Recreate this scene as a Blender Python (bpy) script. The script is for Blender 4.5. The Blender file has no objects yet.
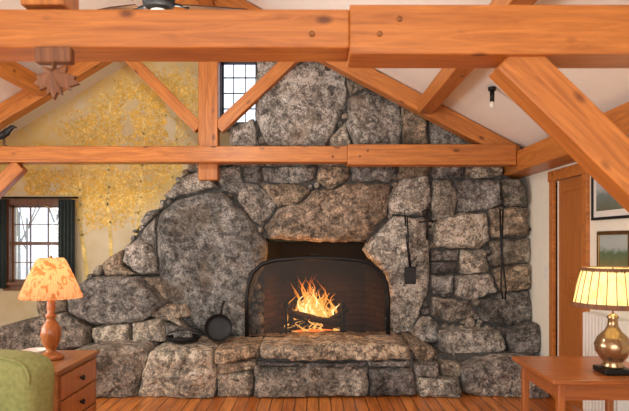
import bpy, math, random
from mathutils import Vector, Matrix, noise
random.seed(7)
S=bpy.context.scene
COL=S.collection
S.view_settings.view_transform='Standard'

# ---------------------------------------------------------------- materials
def nmat(name):
    m=bpy.data.materials.new(name); m.use_nodes=True
    nt=m.node_tree; b=nt.nodes['Principled BSDF']
    return m,nt,b
def simple(name,col,rough=.6,metal=0,emit=None,estr=0,noise_amt=.12,nscale=12,bump=0.0):
    m,nt,b=nmat(name)
    b.inputs['Roughness'].default_value=rough; b.inputs['Metallic'].default_value=metal
    tc=nt.nodes.new('ShaderNodeTexCoord'); n=nt.nodes.new('ShaderNodeTexNoise'); n.inputs['Scale'].default_value=nscale
    n.inputs['Detail'].default_value=5
    nt.links.new(tc.outputs['Object'],n.inputs['Vector'])
    r=nt.nodes.new('ShaderNodeValToRGB')
    c=Vector(col)
    a=c*(1-noise_amt); d=c*(1+noise_amt)
    r.color_ramp.elements[0].position=.3;r.color_ramp.elements[1].position=.7
    r.color_ramp.elements[0].color=(*a,1); r.color_ramp.elements[1].color=(min(d[0],1),min(d[1],1),min(d[2],1),1)
    nt.links.new(n.outputs['Fac'],r.inputs['Fac']); nt.links.new(r.outputs['Color'],b.inputs['Base Color'])
    if bump:
        bp=nt.nodes.new('ShaderNodeBump'); bp.inputs['Strength'].default_value=bump; bp.inputs['Distance'].default_value=.01
        nt.links.new(n.outputs['Fac'],bp.inputs['Height']); nt.links.new(bp.outputs['Normal'],b.inputs['Normal'])
    if emit:
        b.inputs['Emission Color'].default_value=(*emit,1); b.inputs['Emission Strength'].default_value=estr
    return m
def wood(name,c1,c2,rough=.4,knots=True,scale=1.0,axis=0):
    m,nt,b=nmat(name); N=nt.nodes.new; L=nt.links.new
    tc=N('ShaderNodeTexCoord'); oi=N('ShaderNodeObjectInfo')
    add=N('ShaderNodeVectorMath'); add.operation='ADD'
    mul=N('ShaderNodeMath'); mul.operation='MULTIPLY'; mul.inputs[1].default_value=7
    L(oi.outputs['Random'],mul.inputs[0]); L(tc.outputs['Object'],add.inputs[0]); L(mul.outputs[0],add.inputs[1])
    mp=N('ShaderNodeMapping'); sc=[9*scale,9*scale,9*scale]; sc[axis]=.7*scale; mp.inputs['Scale'].default_value=sc
    L(add.outputs[0],mp.inputs['Vector'])
    n=N('ShaderNodeTexNoise'); n.inputs['Scale'].default_value=2.8; n.inputs['Detail'].default_value=7; n.inputs['Distortion'].default_value=1.2; n.inputs['Roughness'].default_value=.65
    L(mp.outputs[0],n.inputs['Vector'])
    r=N('ShaderNodeValToRGB'); r.color_ramp.elements[0].position=.32; r.color_ramp.elements[1].position=.68
    r.color_ramp.elements[0].color=(*c1,1); r.color_ramp.elements[1].color=(*c2,1)
    L(n.outputs['Fac'],r.inputs['Fac']); out=r.outputs['Color']
    if knots:
        mp2=N('ShaderNodeMapping'); s2=[7,7,7]; s2[axis]=3.6; mp2.inputs['Scale'].default_value=s2
        L(add.outputs[0],mp2.inputs['Vector'])
        v=N('ShaderNodeTexVoronoi'); v.inputs['Scale'].default_value=1.0; L(mp2.outputs[0],v.inputs['Vector'])
        kr=N('ShaderNodeValToRGB'); kr.color_ramp.elements[0].position=.06; kr.color_ramp.elements[1].position=.16
        kr.color_ramp.elements[0].color=(.85,.85,.85,1); kr.color_ramp.elements[1].color=(0,0,0,1)
        L(v.outputs['Distance'],kr.inputs['Fac'])
        mx=N('ShaderNodeMix'); mx.data_type='RGBA'; mx.inputs['B'].default_value=(c1[0]*.3,c1[1]*.22,c1[2]*.2,1)
        L(kr.outputs['Color'],mx.inputs['Factor']); L(out,mx.inputs['A']); out=mx.outputs['Result']
    L(out,b.inputs['Base Color']); b.inputs['Roughness'].default_value=rough
    bp=N('ShaderNodeBump'); bp.inputs['Strength'].default_value=.15; bp.inputs['Distance'].default_value=.005
    L(n.outputs['Fac'],bp.inputs['Height']); L(bp.outputs['Normal'],b.inputs['Normal'])
    return m
M_beam=wood('timber_orange',(.34,.105,.020),(.62,.235,.048))
M_door=wood('door_wood',(.34,.11,.02),(.50,.18,.04),axis=2,knots=False)
M_table=wood('cherry_table',(.25,.07,.017),(.42,.14,.036),rough=.28,knots=False,axis=0)
M_chest=wood('chest_wood',(.20,.075,.022),(.34,.14,.045),rough=.35,knots=False,axis=1)
M_turned=wood('turned_wood',(.28,.085,.022),(.46,.17,.05),rough=.3,knots=False,axis=2)
M_leaf=wood('carved_leaf_wood',(.11,.045,.02),(.27,.11,.045),rough=.6,knots=False,axis=2)
M_iron=simple('cast_iron',(.018,.018,.02),.5,.6)
M_black=simple('black_metal',(.012,.012,.013),.45,.5)
M_knob=simple('knob_brass',(.35,.2,.07),.3,1)
M_ceil=simple('ceiling_plaster',(.84,.83,.81),.9,noise_amt=.02)
M_wallR=simple('wall_cream',(.88,.87,.77),.9,noise_amt=.02)
M_white=simple('white_enamel',(.8,.8,.78),.5,noise_amt=.02)
M_frameD=simple('window_frame_dark',(.07,.08,.11),.5)
M_winw=wood('window_casing',(.10,.04,.018),(.19,.08,.03),knots=False,axis=2)
M_curt=simple('curtain_cloth',(.035,.05,.05),.9,noise_amt=.25,nscale=30)
M_mortar=simple('mortar',(.085,.08,.075),1,noise_amt=.5,nscale=20,bump=.6)

def stone_mat():
    m,nt,b=nmat('granite_fieldstone'); N=nt.nodes.new; L=nt.links.new
    tc=N('ShaderNodeTexCoord'); at=N('ShaderNodeAttribute'); at.attribute_name='Col'
    def ns(s,d,dist=0,rough=.6):
        n=N('ShaderNodeTexNoise'); n.inputs['Scale'].default_value=s; n.inputs['Detail'].default_value=d
        n.inputs['Roughness'].default_value=rough; n.inputs['Distortion'].default_value=dist
        L(tc.outputs['Object'],n.inputs['Vector']); return n
    def ramp(src,p0,c0,p1,c1):
        r=N('ShaderNodeValToRGB'); e=r.color_ramp.elements; e[0].position=p0; e[1].position=p1
        e[0].color=(c0,c0,c0,1) if not isinstance(c0,tuple) else (*c0,1); e[1].color=(c1,c1,c1,1) if not isinstance(c1,tuple) else (*c1,1)
        L(src,r.inputs['Fac']); return r.outputs['Color']
    def mix(bt,fac,A,B):
        x=N('ShaderNodeMix'); x.data_type='RGBA'; x.blend_type=bt
        if isinstance(fac,float): x.inputs['Factor'].default_value=fac
        else: L(fac,x.inputs['Factor'])
        for k,v in(('A',A),('B',B)):
            if isinstance(v,tuple): x.inputs[k].default_value=v
            else: L(v,x.inputs[k])
        return x.outputs['Result']
    big=ns(2.6,8,.6,.7); mid=ns(13,9,.3,.8); fin=ns(50,6,0,.8)
    c=mix('MULTIPLY',1.0,at.outputs['Color'],(1.22,1.17,1.10,1))
    c=mix('MULTIPLY',1.0,c,ramp(big.outputs['Fac'],.38,.50,.62,1.5))
    c=mix('MULTIPLY',1.0,c,ramp(mid.outputs['Fac'],.42,.30,.58,1.55))
    c=mix('MULTIPLY',1.0,c,ramp(fin.outputs['Fac'],.40,.42,.60,1.6))
    li=ns(5,10,1.2,.85)
    c=mix('MIX',ramp(li.outputs['Fac'],.54,0.0,.62,.6),c,(.64,.62,.56,1))
    gr=ns(3.3,9,.8,.75)
    c=mix('MIX',ramp(gr.outputs['Fac'],.56,0.0,.66,.35),c,(.24,.25,.17,1))
    ru=ns(2.1,6,.5,.6)
    c=mix('MIX',ramp(ru.outputs['Fac'],.55,0.0,.72,.45),c,(.38,.25,.14,1))
    L(c,b.inputs['Base Color']); b.inputs['Roughness'].default_value=.72
    ad=N('ShaderNodeMath'); ad.operation='ADD'; L(mid.outputs['Fac'],ad.inputs[0])
    m2=N('ShaderNodeMath'); m2.operation='MULTIPLY'; m2.inputs[1].default_value=.35; L(fin.outputs['Fac'],m2.inputs[0]); L(m2.outputs[0],ad.inputs[1])
    bp=N('ShaderNodeBump'); bp.inputs['Strength'].default_value=1.0; bp.inputs['Distance'].default_value=.09
    L(ad.outputs[0],bp.inputs['Height']); L(bp.outputs['Normal'],b.inputs['Normal'])
    return m
M_stone=stone_mat()
def floor_mat():
    m,nt,b=nmat('pine_floorboards'); N=nt.nodes.new; L=nt.links.new
    tc=N('ShaderNodeTexCoord'); mp=N('ShaderNodeMapping'); mp.inputs['Rotation'].default_value=(0,0,math.radians(90))
    L(tc.outputs['Object'],mp.inputs['Vector'])
    br=N('ShaderNodeTexBrick'); br.inputs['Scale'].default_value=1; br.inputs['Brick Width'].default_value=2.4; br.inputs['Row Height'].default_value=.11
    br.inputs['Mortar Size'].default_value=.005; br.inputs['Color1'].default_value=(.50,.15,.025,1); br.inputs['Color2'].default_value=(.74,.28,.06,1); br.inputs['Mortar'].default_value=(.06,.02,.01,1)
    L(mp.outputs[0],br.inputs['Vector'])
    mp2=N('ShaderNodeMapping'); mp2.inputs['Scale'].default_value=(14,1,1); L(tc.outputs['Object'],mp2.inputs['Vector'])
    n=N('ShaderNodeTexNoise'); n.inputs['Scale'].default_value=2.5; n.inputs['Detail'].default_value=6; L(mp2.outputs[0],n.inputs['Vector'])
    r=N('ShaderNodeValToRGB'); r.color_ramp.elements[0].position=.3; r.color_ramp.elements[0].color=(.6,.55,.5,1); r.color_ramp.elements[1].position=.65; r.color_ramp.elements[1].color=(1.15,1.15,1.1,1)
    L(n.outputs['Fac'],r.inputs['Fac'])
    x=N('ShaderNodeMix'); x.data_type='RGBA'; x.blend_type='MULTIPLY'; x.inputs['Factor'].default_value=1
    L(br.outputs['Color'],x.inputs['A']); L(r.outputs['Color'],x.inputs['B']); L(x.outputs['Result'],b.inputs['Base Color'])
    b.inputs['Roughness'].default_value=.28
    return m
M_floor=floor_mat()
def brick_mat():
    m,nt,b=nmat('sooty_shaded_firebrick'); N=nt.nodes.new; L=nt.links.new
    tc=N('ShaderNodeTexCoord')
    sx=N('ShaderNodeSeparateXYZ'); L(tc.outputs['Object'],sx.inputs[0])
    ad=N('ShaderNodeMath'); L(sx.outputs['X'],ad.inputs[0]); L(sx.outputs['Y'],ad.inputs[1])
    cx=N('ShaderNodeCombineXYZ'); L(ad.outputs[0],cx.inputs['X']); L(sx.outputs['Z'],cx.inputs['Y'])
    br=N('ShaderNodeTexBrick'); br.inputs['Scale'].default_value=1; br.inputs['Brick Width'].default_value=.2; br.inputs['Row Height'].default_value=.065
    br.inputs['Mortar Size'].default_value=.006; br.inputs['Color1'].default_value=(.12,.055,.035,1); br.inputs['Color2'].default_value=(.05,.027,.02,1); br.inputs['Mortar'].default_value=(.018,.015,.013,1)
    L(cx.outputs[0],br.inputs['Vector'])
    n=N('ShaderNodeTexNoise'); n.inputs['Scale'].default_value=3; L(tc.outputs['Object'],n.inputs['Vector'])
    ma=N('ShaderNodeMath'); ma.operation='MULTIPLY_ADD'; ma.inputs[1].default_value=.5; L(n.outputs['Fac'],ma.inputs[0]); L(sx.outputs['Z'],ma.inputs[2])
    mr=N('ShaderNodeMapRange'); mr.inputs['From Min'].default_value=1.0; mr.inputs['From Max'].default_value=1.45; L(ma.outputs[0],mr.inputs['Value'])  # blackens with height: soot, plus the dark of the opening painted into the brick
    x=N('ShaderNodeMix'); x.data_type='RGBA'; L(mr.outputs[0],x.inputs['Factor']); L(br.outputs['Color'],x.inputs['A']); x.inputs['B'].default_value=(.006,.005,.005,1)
    L(x.outputs['Result'],b.inputs['Base Color']); b.inputs['Roughness'].default_value=.95
    return m
M_brick=brick_mat()

# ---------------------------------------------------------------- geometry helpers
def mobj(name,verts,faces,mat=None,smooth=False,parent=None,loc=(0,0,0)):
    me=bpy.data.meshes.new(name); me.from_pydata([tuple(v) for v in verts],[],faces); me.update()
    o=bpy.data.objects.new(name,me); COL.objects.link(o); o.location=loc
    if mat: me.materials.append(mat)
    if smooth:
        for p in me.polygons: p.use_smooth=True
    if parent: o.parent=parent
    return o
def empty(name,loc=(0,0,0)):
    e=bpy.data.objects.new(name,None); COL.objects.link(e); e.location=loc; e.empty_display_size=.1
    return e
BF=[(0,3,2,1),(4,5,6,7),(0,1,5,4),(1,2,6,5),(2,3,7,6),(3,0,4,7)]
def box(name,x0,x1,y0,y1,z0,z1,mat,bev=0,parent=None,seg=2):
    cx,cy,cz=(x0+x1)/2,(y0+y1)/2,(z0+z1)/2; a,b,c=(x1-x0)/2,(y1-y0)/2,(z1-z0)/2
    v=[(-a,-b,-c),(a,-b,-c),(a,b,-c),(-a,b,-c),(-a,-b,c),(a,-b,c),(a,b,c),(-a,b,c)]
    o=mobj(name,v,BF,mat,parent=parent,loc=(cx,cy,cz))
    if bev:
        md=o.modifiers.new('bev','BEVEL'); md.width=bev; md.segments=seg
        if seg>2:
            for p in o.data.polygons:p.use_smooth=True
    return o
def beam(name,p1,p2,w,h,mat=None,bev=.008,parent=None):
    """timber from p1 to p2; w = thickness along world Y (or X if timber runs along Y), h = depth"""
    p1=Vector(p1);p2=Vector(p2); d=p2-p1; Ln=d.length; x=d.normalized()
    ref=Vector((0,1,0)) if abs(x.y)<.9 else Vector((1,0,0))
    y=(ref-x*ref.dot(x)).normalized(); z=x.cross(y)
    a,b,c=Ln/2,w/2,h/2
    v=[(-a,-b,-c),(a,-b,-c),(a,b,-c),(-a,b,-c),(-a,-b,c),(a,-b,c),(a,b,c),(-a,b,c)]
    o=mobj(name,v,BF,mat or M_beam)
    R=Matrix((x,y,z)).transposed().to_4x4(); R.translation=(p1+p2)/2
    o.matrix_world=R
    md=o.modifiers.new('bev','BEVEL'); md.width=bev; md.segments=2
    if parent: o.parent=parent
    return o
def lathe(name,prof,mat,seg=40,parent=None,loc=(0,0,0),pleat=0,smooth=True):
    v=[];f=[]
    n=len(prof)
    for r,z in prof:
        for i in range(seg):
            a=2*math.pi*i/seg; rr=r*(1+(pleat if i%2 else -pleat)) if pleat else r
            v.append((rr*math.cos(a),rr*math.sin(a),z))
    for k in range(n-1):
        for i in range(seg):
            j=(i+1)%seg; f.append((k*seg+i,k*seg+j,(k+1)*seg+j,(k+1)*seg+i))
    return mobj(name,v,f,mat,smooth,parent,loc)
def tubedata(pts,rad,seg=10,cap=True,sx=1.0,sz=1.0):
    pts=[Vector(p) for p in pts]; n=len(pts)
    if not isinstance(rad,(list,tuple)): rad=[rad]*n
    v=[];f=[]
    up=None
    for k in range(n):
        d=(pts[min(k+1,n-1)]-pts[max(k-1,0)]).normalized()
        if up is None:
            up=Vector((0,0,1)) if abs(d.z)<.9 else Vector((1,0,0))
        a=d.cross(up); 
        if a.length<1e-4: a=d.cross(Vector((0,1,0)))
        a.normalize(); b=a.cross(d).normalized(); up=b
        for i in range(seg):
            t=2*math.pi*i/seg
            v.append(pts[k]+a*math.cos(t)*rad[k]*sx+b*math.sin(t)*rad[k]*sz)
    for k in range(n-1):
        for i in range(seg):
            j=(i+1)%seg; f.append((k*seg+i,k*seg+j,(k+1)*seg+j,(k+1)*seg+i))
    if cap:
        f.append(tuple(range(seg-1,-1,-1))); f.append(tuple(range((n-1)*seg,n*seg)))
    return v,f
def tube(name,pts,rad,mat,seg=10,parent=None,sx=1,sz=1,smooth=True):
    v,f=tubedata(pts,rad,seg,True,sx,sz); return mobj(name,v,f,mat,smooth,parent)
class Acc:
    def __init__(s): s.v=[];s.f=[];s.c=[];s.m=[]
    def add(s,v,f,c=(1,1,1),mi=0):
        o=len(s.v); s.v+=[tuple(p) for p in v]; s.f+=[tuple(i+o for i in q) for q in f]; s.c+=[c]*len(v); s.m+=[mi]*len(f)
    def build(s,name,mats,smooth=False,parent=None):
        o=mobj(name,s.v,s.f,None,smooth,parent)
        for m in mats:o.data.materials.append(m)
        for p,i in zip(o.data.polygons,s.m): p.material_index=i
        at=o.data.color_attributes.new('Col','FLOAT_COLOR','POINT')
        for i,c in enumerate(s.c): at.data[i].color=(*c,1)
        return o

# ---------------------------------------------------------------- room
XL,XR,YB,YF=-4.2,2.3,6.9,-4.0
RX,RZ=-1.1,4.15
SR=.53
def zr(x): return RZ-SR*(x-RX) if x>RX else RZ-.6*(RX-x)
box('floor',XL-.2,XR+.2,YF,YB+.2,-.12,0,M_floor)
def slope(x0,x1):
    t=.12
    v=[(x0,YF,zr(x0)),(x1,YF,zr(x1)),(x1,YB+.2,zr(x1)),(x0,YB+.2,zr(x0))]
    v+=[(a,b,c+t) for a,b,c in v]
    return v
A=Acc(); A.add(slope(XL-.25,RX),BF); A.add(slope(RX,XR+.25),BF); A.build('ceiling',[M_ceil])
W1=(-3.50,-2.88,1.02,1.90)
W2=(-1.075,-.66,2.84,3.56)
def wall_mat_back():
    m,nt,b=nmat('wall_gold_wash'); N=nt.nodes.new; L=nt.links.new
    tc=N('ShaderNodeTexCoord'); n=N('ShaderNodeTexNoise'); n.inputs['Scale'].default_value=2.2; n.inputs['Detail'].default_value=8
    L(tc.outputs['Object'],n.inputs['Vector'])
    r=N('ShaderNodeValToRGB'); r.color_ramp.elements[0].position=.35; r.color_ramp.elements[0].color=(.58,.46,.25,1); r.color_ramp.elements[1].position=.65; r.color_ramp.elements[1].color=(.70,.62,.44,1)
    L(n.outputs['Fac'],r.inputs['Fac'])
    n2=N('ShaderNodeTexNoise'); n2.inputs['Scale'].default_value=1.5; n2.inputs['Detail'].default_value=12; n2.inputs['Roughness'].default_value=.75
    L(tc.outputs['Object'],n2.inputs['Vector'])
    r2=N('ShaderNodeValToRGB'); r2.color_ramp.elements[0].position=.44; r2.color_ramp.elements[1].position=.58
    r2.color_ramp.elements[0].color=(0,0,0,1); r2.color_ramp.elements[1].color=(.8,.8,.8,1); L(n2.outputs['Fac'],r2.inputs['Fac'])
    sp=N('ShaderNodeSeparateXYZ'); L(tc.outputs['Object'],sp.inputs[0])
    mr=N('ShaderNodeMapRange'); mr.inputs['From Min'].default_value=1.6; mr.inputs['From Max'].default_value=2.0; L(sp.outputs['Z'],mr.inputs['Value'])
    mu=N('ShaderNodeMath'); mu.operation='MULTIPLY'; L(mr.outputs[0],mu.inputs[0]); L(r2.outputs['Color'],mu.inputs[1])
    x=N('ShaderNodeMix'); x.data_type='RGBA'; x.inputs['B'].default_value=(.74,.52,.15,1)
    L(mu.outputs[0],x.inputs['Factor']); L(r.outputs['Color'],x.inputs['A'])
    L(x.outputs['Result'],b.inputs['Base Color']); b.inputs['Roughness'].default_value=.9
    return m
M_wallB=wall_mat_back()
A=Acc()
def prism(x0,x1,za0,za1,zb0,zb1,y0=YB,y1=YB+.16):
    v=[(x0,y0,za0),(x1,y0,za1),(x1,y1,za1),(x0,y1,za0),(x0,y0,zb0),(x1,y0,zb1),(x1,y1,zb1),(x0,y1,zb0)]
    A.add(v,BF)
def full(x0,x1): prism(x0,x1,0,0,zr(x0),zr(x1))
def holed(w):
    x0,x1,z0,z1=w; prism(x0,x1,0,0,z0,z0); prism(x0,x1,z1,z1,zr(x0),zr(x1))
full(XL-.2,W1[0]); holed(W1); full(W1[1],RX); full(RX,W2[0]); holed(W2); full(W2[1],XR+.2)
A.build('wall_back',[M_wallB])
DY0,DY1,DZ=5.10,5.72,2.06
A=Acc()
def rp(y0,y1,z0,z1): 
    v=[(XR,y0,z0),(XR+.16,y0,z0),(XR+.16,y1,z0),(XR,y1,z0),(XR,y0,z1),(XR+.16,y0,z1),(XR+.16,y1,z1),(XR,y1,z1)]
    A.add(v,BF)
zt=zr(XR+.16)
rp(YF,DY0,0,zt); rp(DY0,DY1,DZ,zt); rp(DY1,YB,0,zt)
A.build('wall_right',[M_wallR])
box('wall_left',XL-.16,XL,YF,YB,0,zr(XL-.16),M_wallB)
box('baseboard_right',XR-.02,XR,YF,DY0-.09,0,.14,M_door)
box('baseboard_back',XL,-3.4,YB-.02,YB,0,.14,M_door)

# door + trim
e=empty('door_1')
box('slab',XR+.03,XR+.07,DY0,DY1,0.01,DZ,M_door,parent=e)
for i in range(2):
    z0=.2+i*.95
    box('panel_%d'%(i+1),XR+.015,XR+.04,DY0+.11,DY1-.11,z0,z0+.8,M_door,.012,parent=e)
o=lathe('knob',[(0,.0),(.012,.0),(.012,.03),(.028,.045),(.028,.06),(0,.072)],M_knob,16,parent=e,loc=(XR+.03,DY0+.07,1.0)); o.rotation_euler=(0,-math.pi/2,0)
e=empty('trim_1')
box('jamb_near',XR-.03,XR+.02,DY0-.09,DY0,0,DZ,M_beam,.004,parent=e)
box('jamb_far',XR-.03,XR+.02,DY1,DY1+.09,0,DZ,M_beam,.004,parent=e)
box('head',XR-.035,XR+.02,DY0-.11,DY1+.11,DZ,DZ+.1,M_beam,.004,parent=e)

# windows
def glassmat():
    m=bpy.data.materials.new('window_glass'); m.use_nodes=True; nt=m.node_tree; nt.nodes.clear()
    o=nt.nodes.new('ShaderNodeOutputMaterial'); t=nt.nodes.new('ShaderNodeBsdfTransparent'); g=nt.nodes.new('ShaderNodeBsdfGlossy'); x=nt.nodes.new('ShaderNodeMixShader')
    g.inputs['Roughness'].default_value=.02; x.inputs[0].default_value=.05; t.inputs[0].default_value=(.95,.97,1,1)
    nt.links.new(t.outputs[0],x.inputs[1]); nt.links.new(g.outputs[0],x.inputs[2]); nt.links.new(x.outputs[0],o.inputs[0]); return m
M_glass=glassmat()
def window(name,w,cas,sash,nx,nz,cw=.07,rail=True):
    x0,x1,z0,z1=w; e=empty(name)
    y0=YB-.03
    box('casing_l',x0-cw,x0+.005,y0,YB+.02,z0-.02,z1+.02,cas,.004,parent=e)
    box('casing_r',x1-.005,x1+cw,y0,YB+.02,z0-.02,z1+.02,cas,.004,parent=e)
    box('casing_top',x0-cw-.02,x1+cw+.02,y0-.01,YB+.02,z1,z1+cw,cas,.004,parent=e)
    box('sill',x0-cw-.03,x1+cw+.03,y0-.05,YB+.03,z0-.035,z0,cas,.005,parent=e)
    box('apron',x0-cw,x1+cw,y0,YB+.0,z0-.1,z0-.035,cas,.004,parent=e)
    s=.025
    for nm,a in (('sash_l',(x0,x0+s,z0,z1)),('sash_r',(x1-s,x1,z0,z1)),('sash_b',(x0,x1,z0,z0+s)),('sash_t',(x0,x1,z1-s,z1))):
        box(nm,a[0],a[1],YB+.04,YB+.08,a[2],a[3],sash,parent=e)
    if rail:
        zm=(z0+z1)/2; box('meeting_rail',x0,x1,YB+.035,YB+.085,zm-.02,zm+.02,sash,parent=e)
    for i in range(1,nx):
        xx=x0+(x1-x0)*i/nx; box('muntin_v%d'%i,xx-.005,xx+.005,YB+.045,YB+.075,z0,z1,sash,parent=e)
    for i in range(1,nz):
        zz=z0+(z1-z0)*i/nz
        if rail and abs(zz-(z0+z1)/2)<.01: continue
        box('muntin_h%d'%i,x0,x1,YB+.045,YB+.075,zz-.005,zz+.005,sash,parent=e)
    box('glass',x0,x1,YB+.058,YB+.062,z0,z1,M_glass,parent=e)
window('window_1',W1,M_winw,M_winw,3,4)
window('window_2',W2,M_frameD,M_frameD,3,4,cw=.05,rail=False)
def curtain(x0,x1,z0,z1):
    v=[];f=[];n=40
    for k in range(2):
        for i in range(n+1):
            t=i/n; x=x0+(x1-x0)*t
            y=YB-.10+.022*math.sin(t*math.pi*2*4.5)
            v.append((x,y,z1 if k else z0))
    f=[(i,i+1,n+2+i,n+1+i) for i in range(n)]
    o=mobj('curtain',v,f,M_curt,True); md=o.modifiers.new('s','SOLIDIFY'); md.thickness=.004; return o
curtain(-2.90,-2.72,.95,1.96); curtain(-3.70,-3.50,.95,1.96)
tube('curtain_rod',[(-3.75,YB-.10,1.98),(-2.68,YB-.10,1.98)],.012,M_black)

# ---------------------------------------------------------------- tree mural (paint on wall)
gold=simple('mural_gold_paint',(.72,.44,.07),.85,noise_amt=.2)
gold2=simple('mural_pale_paint',(.82,.62,.22),.85,noise_amt=.2)
M_birch=simple('mural_trunk_paint',(.74,.56,.20),.85,noise_amt=.3,nscale=14)
A=Acc(); yw=YB-.003
def blob(cx,cy,rx,ry,n):
    for _ in range(int(n*1.3)):
        a=random.uniform(0,2*math.pi); r=math.sqrt(random.random())*random.uniform(.8,1.15)
        if random.random()<.5: r*=.7
        x=cx+rx*r*math.cos(a); z=cy+ry*r*math.sin(a)
        if noise.noise(Vector((x*4,z*4,3)))<-.12-.2*random.random(): continue
        if z>zr(x)-.05 or x<XL+.05: continue
        if W1[0]-.1<x<W1[1]+.1 and z<2.02 : continue
        s=random.uniform(.008,.021); t=random.uniform(0,math.pi); c,sn=math.cos(t),math.sin(t)
        pts=[(-s,0),(0,-s*.55),(s,0),(0,s*.55)]
        yy=yw-random.random()*.001
        A.add([(x+p*c-q*sn,yy,z+p*sn+q*c) for p,q in pts],[(0,1,2,3)],mi=random.choice((0,0,1)))
for b_ in [(-2.0,3.0,.65,.42,1900),(-1.65,3.2,.4,.28,900),(-2.5,2.75,.5,.28,900),(-2.9,2.1,.75,.24,1300),(-2.2,2.1,.55,.3,1200),(-1.8,2.5,.45,.4,1100),(-3.4,2.2,.5,.17,500),(-2.4,1.85,.4,.25,700),(-3.0,2.5,.4,.15,300)]: blob(*b_)
def ribbon(pts,w0,w1,mi=0):
    v=[];n=len(pts)
    for i,(x,z) in enumerate(pts):
        x2,z2=pts[min(i+1,n-1)]; x1,z1=pts[max(i-1,0)]; d=Vector((x2-x1,z2-z1)).normalized(); w=w0+(w1-w0)*i/(n-1)
        v+=[(x-d.y*w,yw-.0015,z+d.x*w),(x+d.y*w,yw-.0015,z-d.x*w)]
    A.add(v,[(2*i,2*i+1,2*i+3,2*i+2) for i in range(n-1)],mi=mi)
def tr(x0,z0,x1,z1,w0,w1,n=10,seed=0):
    pts=[]
    for i in range(n+1):
        t=i/n; pts.append((x0+(x1-x0)*t+.05*noise.noise(Vector((t*3,seed,0))),z0+(z1-z0)*t))
    ribbon(pts,w0,w1,2)
    return pts
for k,(x,top) in enumerate([(-2.62,2.75),(-2.35,3.1),(-2.05,2.9),(-1.75,3.3)]):
    pts=tr(x,.7,x+.10*k-.1,top,.030-.004*k,.010,12,k*3.3)
    for j in range(5,12):
        sd=1 if j%2 else -1; px_,pz_=pts[j]; tr(px_,pz_,px_+sd*random.uniform(.2,.5),pz_+random.uniform(.15,.4),.010,.003,6,j+k)
A.build('tree_mural',[gold,gold2,M_birch])

# ---------------------------------------------------------------- timber frame
def cbeam(name,y,w,zb,zt,xs,xe):
    e=empty(name)
    x0,x1=XL+.02,xe
    beam('timber_left',(x0,y,(zb+.01+zt-.02)/2),(xs,y,(zb+zt-.01)/2),w,zt-zb-.03,parent=e)
    beam('timber_right',(xs,y,(zb+zt)/2-.01),(x1,y,(zb+zt)/2-.01),w+.006,zt-zb+.015,parent=e)
    for i,px in enumerate([xs+.12,xs+.2,xs-.15]):
        o=lathe('peg_%d'%i,[(0,0),(.011,0),(.011,.01),(0,.012)],M_chest,10,parent=e,loc=(px,y-w/2,(zb+zt)/2+(.03 if i%2 else -.03))); o.rotation_euler=(math.pi/2,0,0)
cbeam('tie_beam',2.5,.2,2.26,2.445,.14,XR-.13)
cbeam('tie_beam',6.1,.2,2.27,2.46,.33,2.02)
beam('wall_plate',(2.16,YF,2.29),(2.16,YB,2.29),.27,.21)
beam('wall_plate',(XL+.08,YF,2.15),(XL+.08,YB,2.15),.16,.2)
def rafter(y,th=.16,dep=.17):
    e=empty('rafter')
    n=Vector((-SR,0,-1)).normalized()
    a=Vector((RX,y,RZ))+n*(dep/2+.008); b=Vector((2.1,y,zr(2.1)))+n*(dep/2+.008)
    beam('rafter_right',a,b,th,dep,parent=e)
    n=Vector((.6,0,-1)).normalized()
    a=Vector((RX,y,RZ))+n*(dep/2+.008); b=Vector((XL+.1,y,zr(XL+.1)))+n*(dep/2+.008)
    beam('rafter_left',a,b,th,dep,parent=e)
rafter(6.16); rafter(2.5)
beam('purlin',(1.12,YF+.05,zr(1.12)-.125),(1.12,6.07,zr(1.12)-.125),.14,.15)
beam('purlin',(-2.75,YF+.05,zr(-2.75)-.13),(-2.75,6.07,zr(-2.75)-.13),.14,.15)
beam('ridge_beam',(RX,YF+.05,RZ-.16),(RX,YB-.02,RZ-.16),.15,.2)
beam('timber_post',(RX,6.27,2.12),(RX,6.27,RZ-.27),.16,.2)
beam('knee_brace',(RX-.10,6.26,2.66),(RX-.93,6.26,3.50),.12,.12)
beam('knee_brace',(RX+.10,6.26,2.66),(RX+.96,6.26,3.48),.12,.13)
beam('knee_brace',(-2.98,6.1,2.26),(XL+.1,6.1,1.15),.12,.14)
beam('knee_brace',(.80,2.5,2.26),(2.16,2.5,.94),.14,.17)
beam('timber_post',(2.2,2.5,0.0),(2.2,2.5,2.18),.18,.18)
beam('timber_post',(XL+.1,6.1,0.0),(XL+.1,6.1,2.05),.18,.18)
beam('timber_post',(RX,2.5,2.45),(RX,2.5,RZ-.27),.16,.18)

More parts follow.
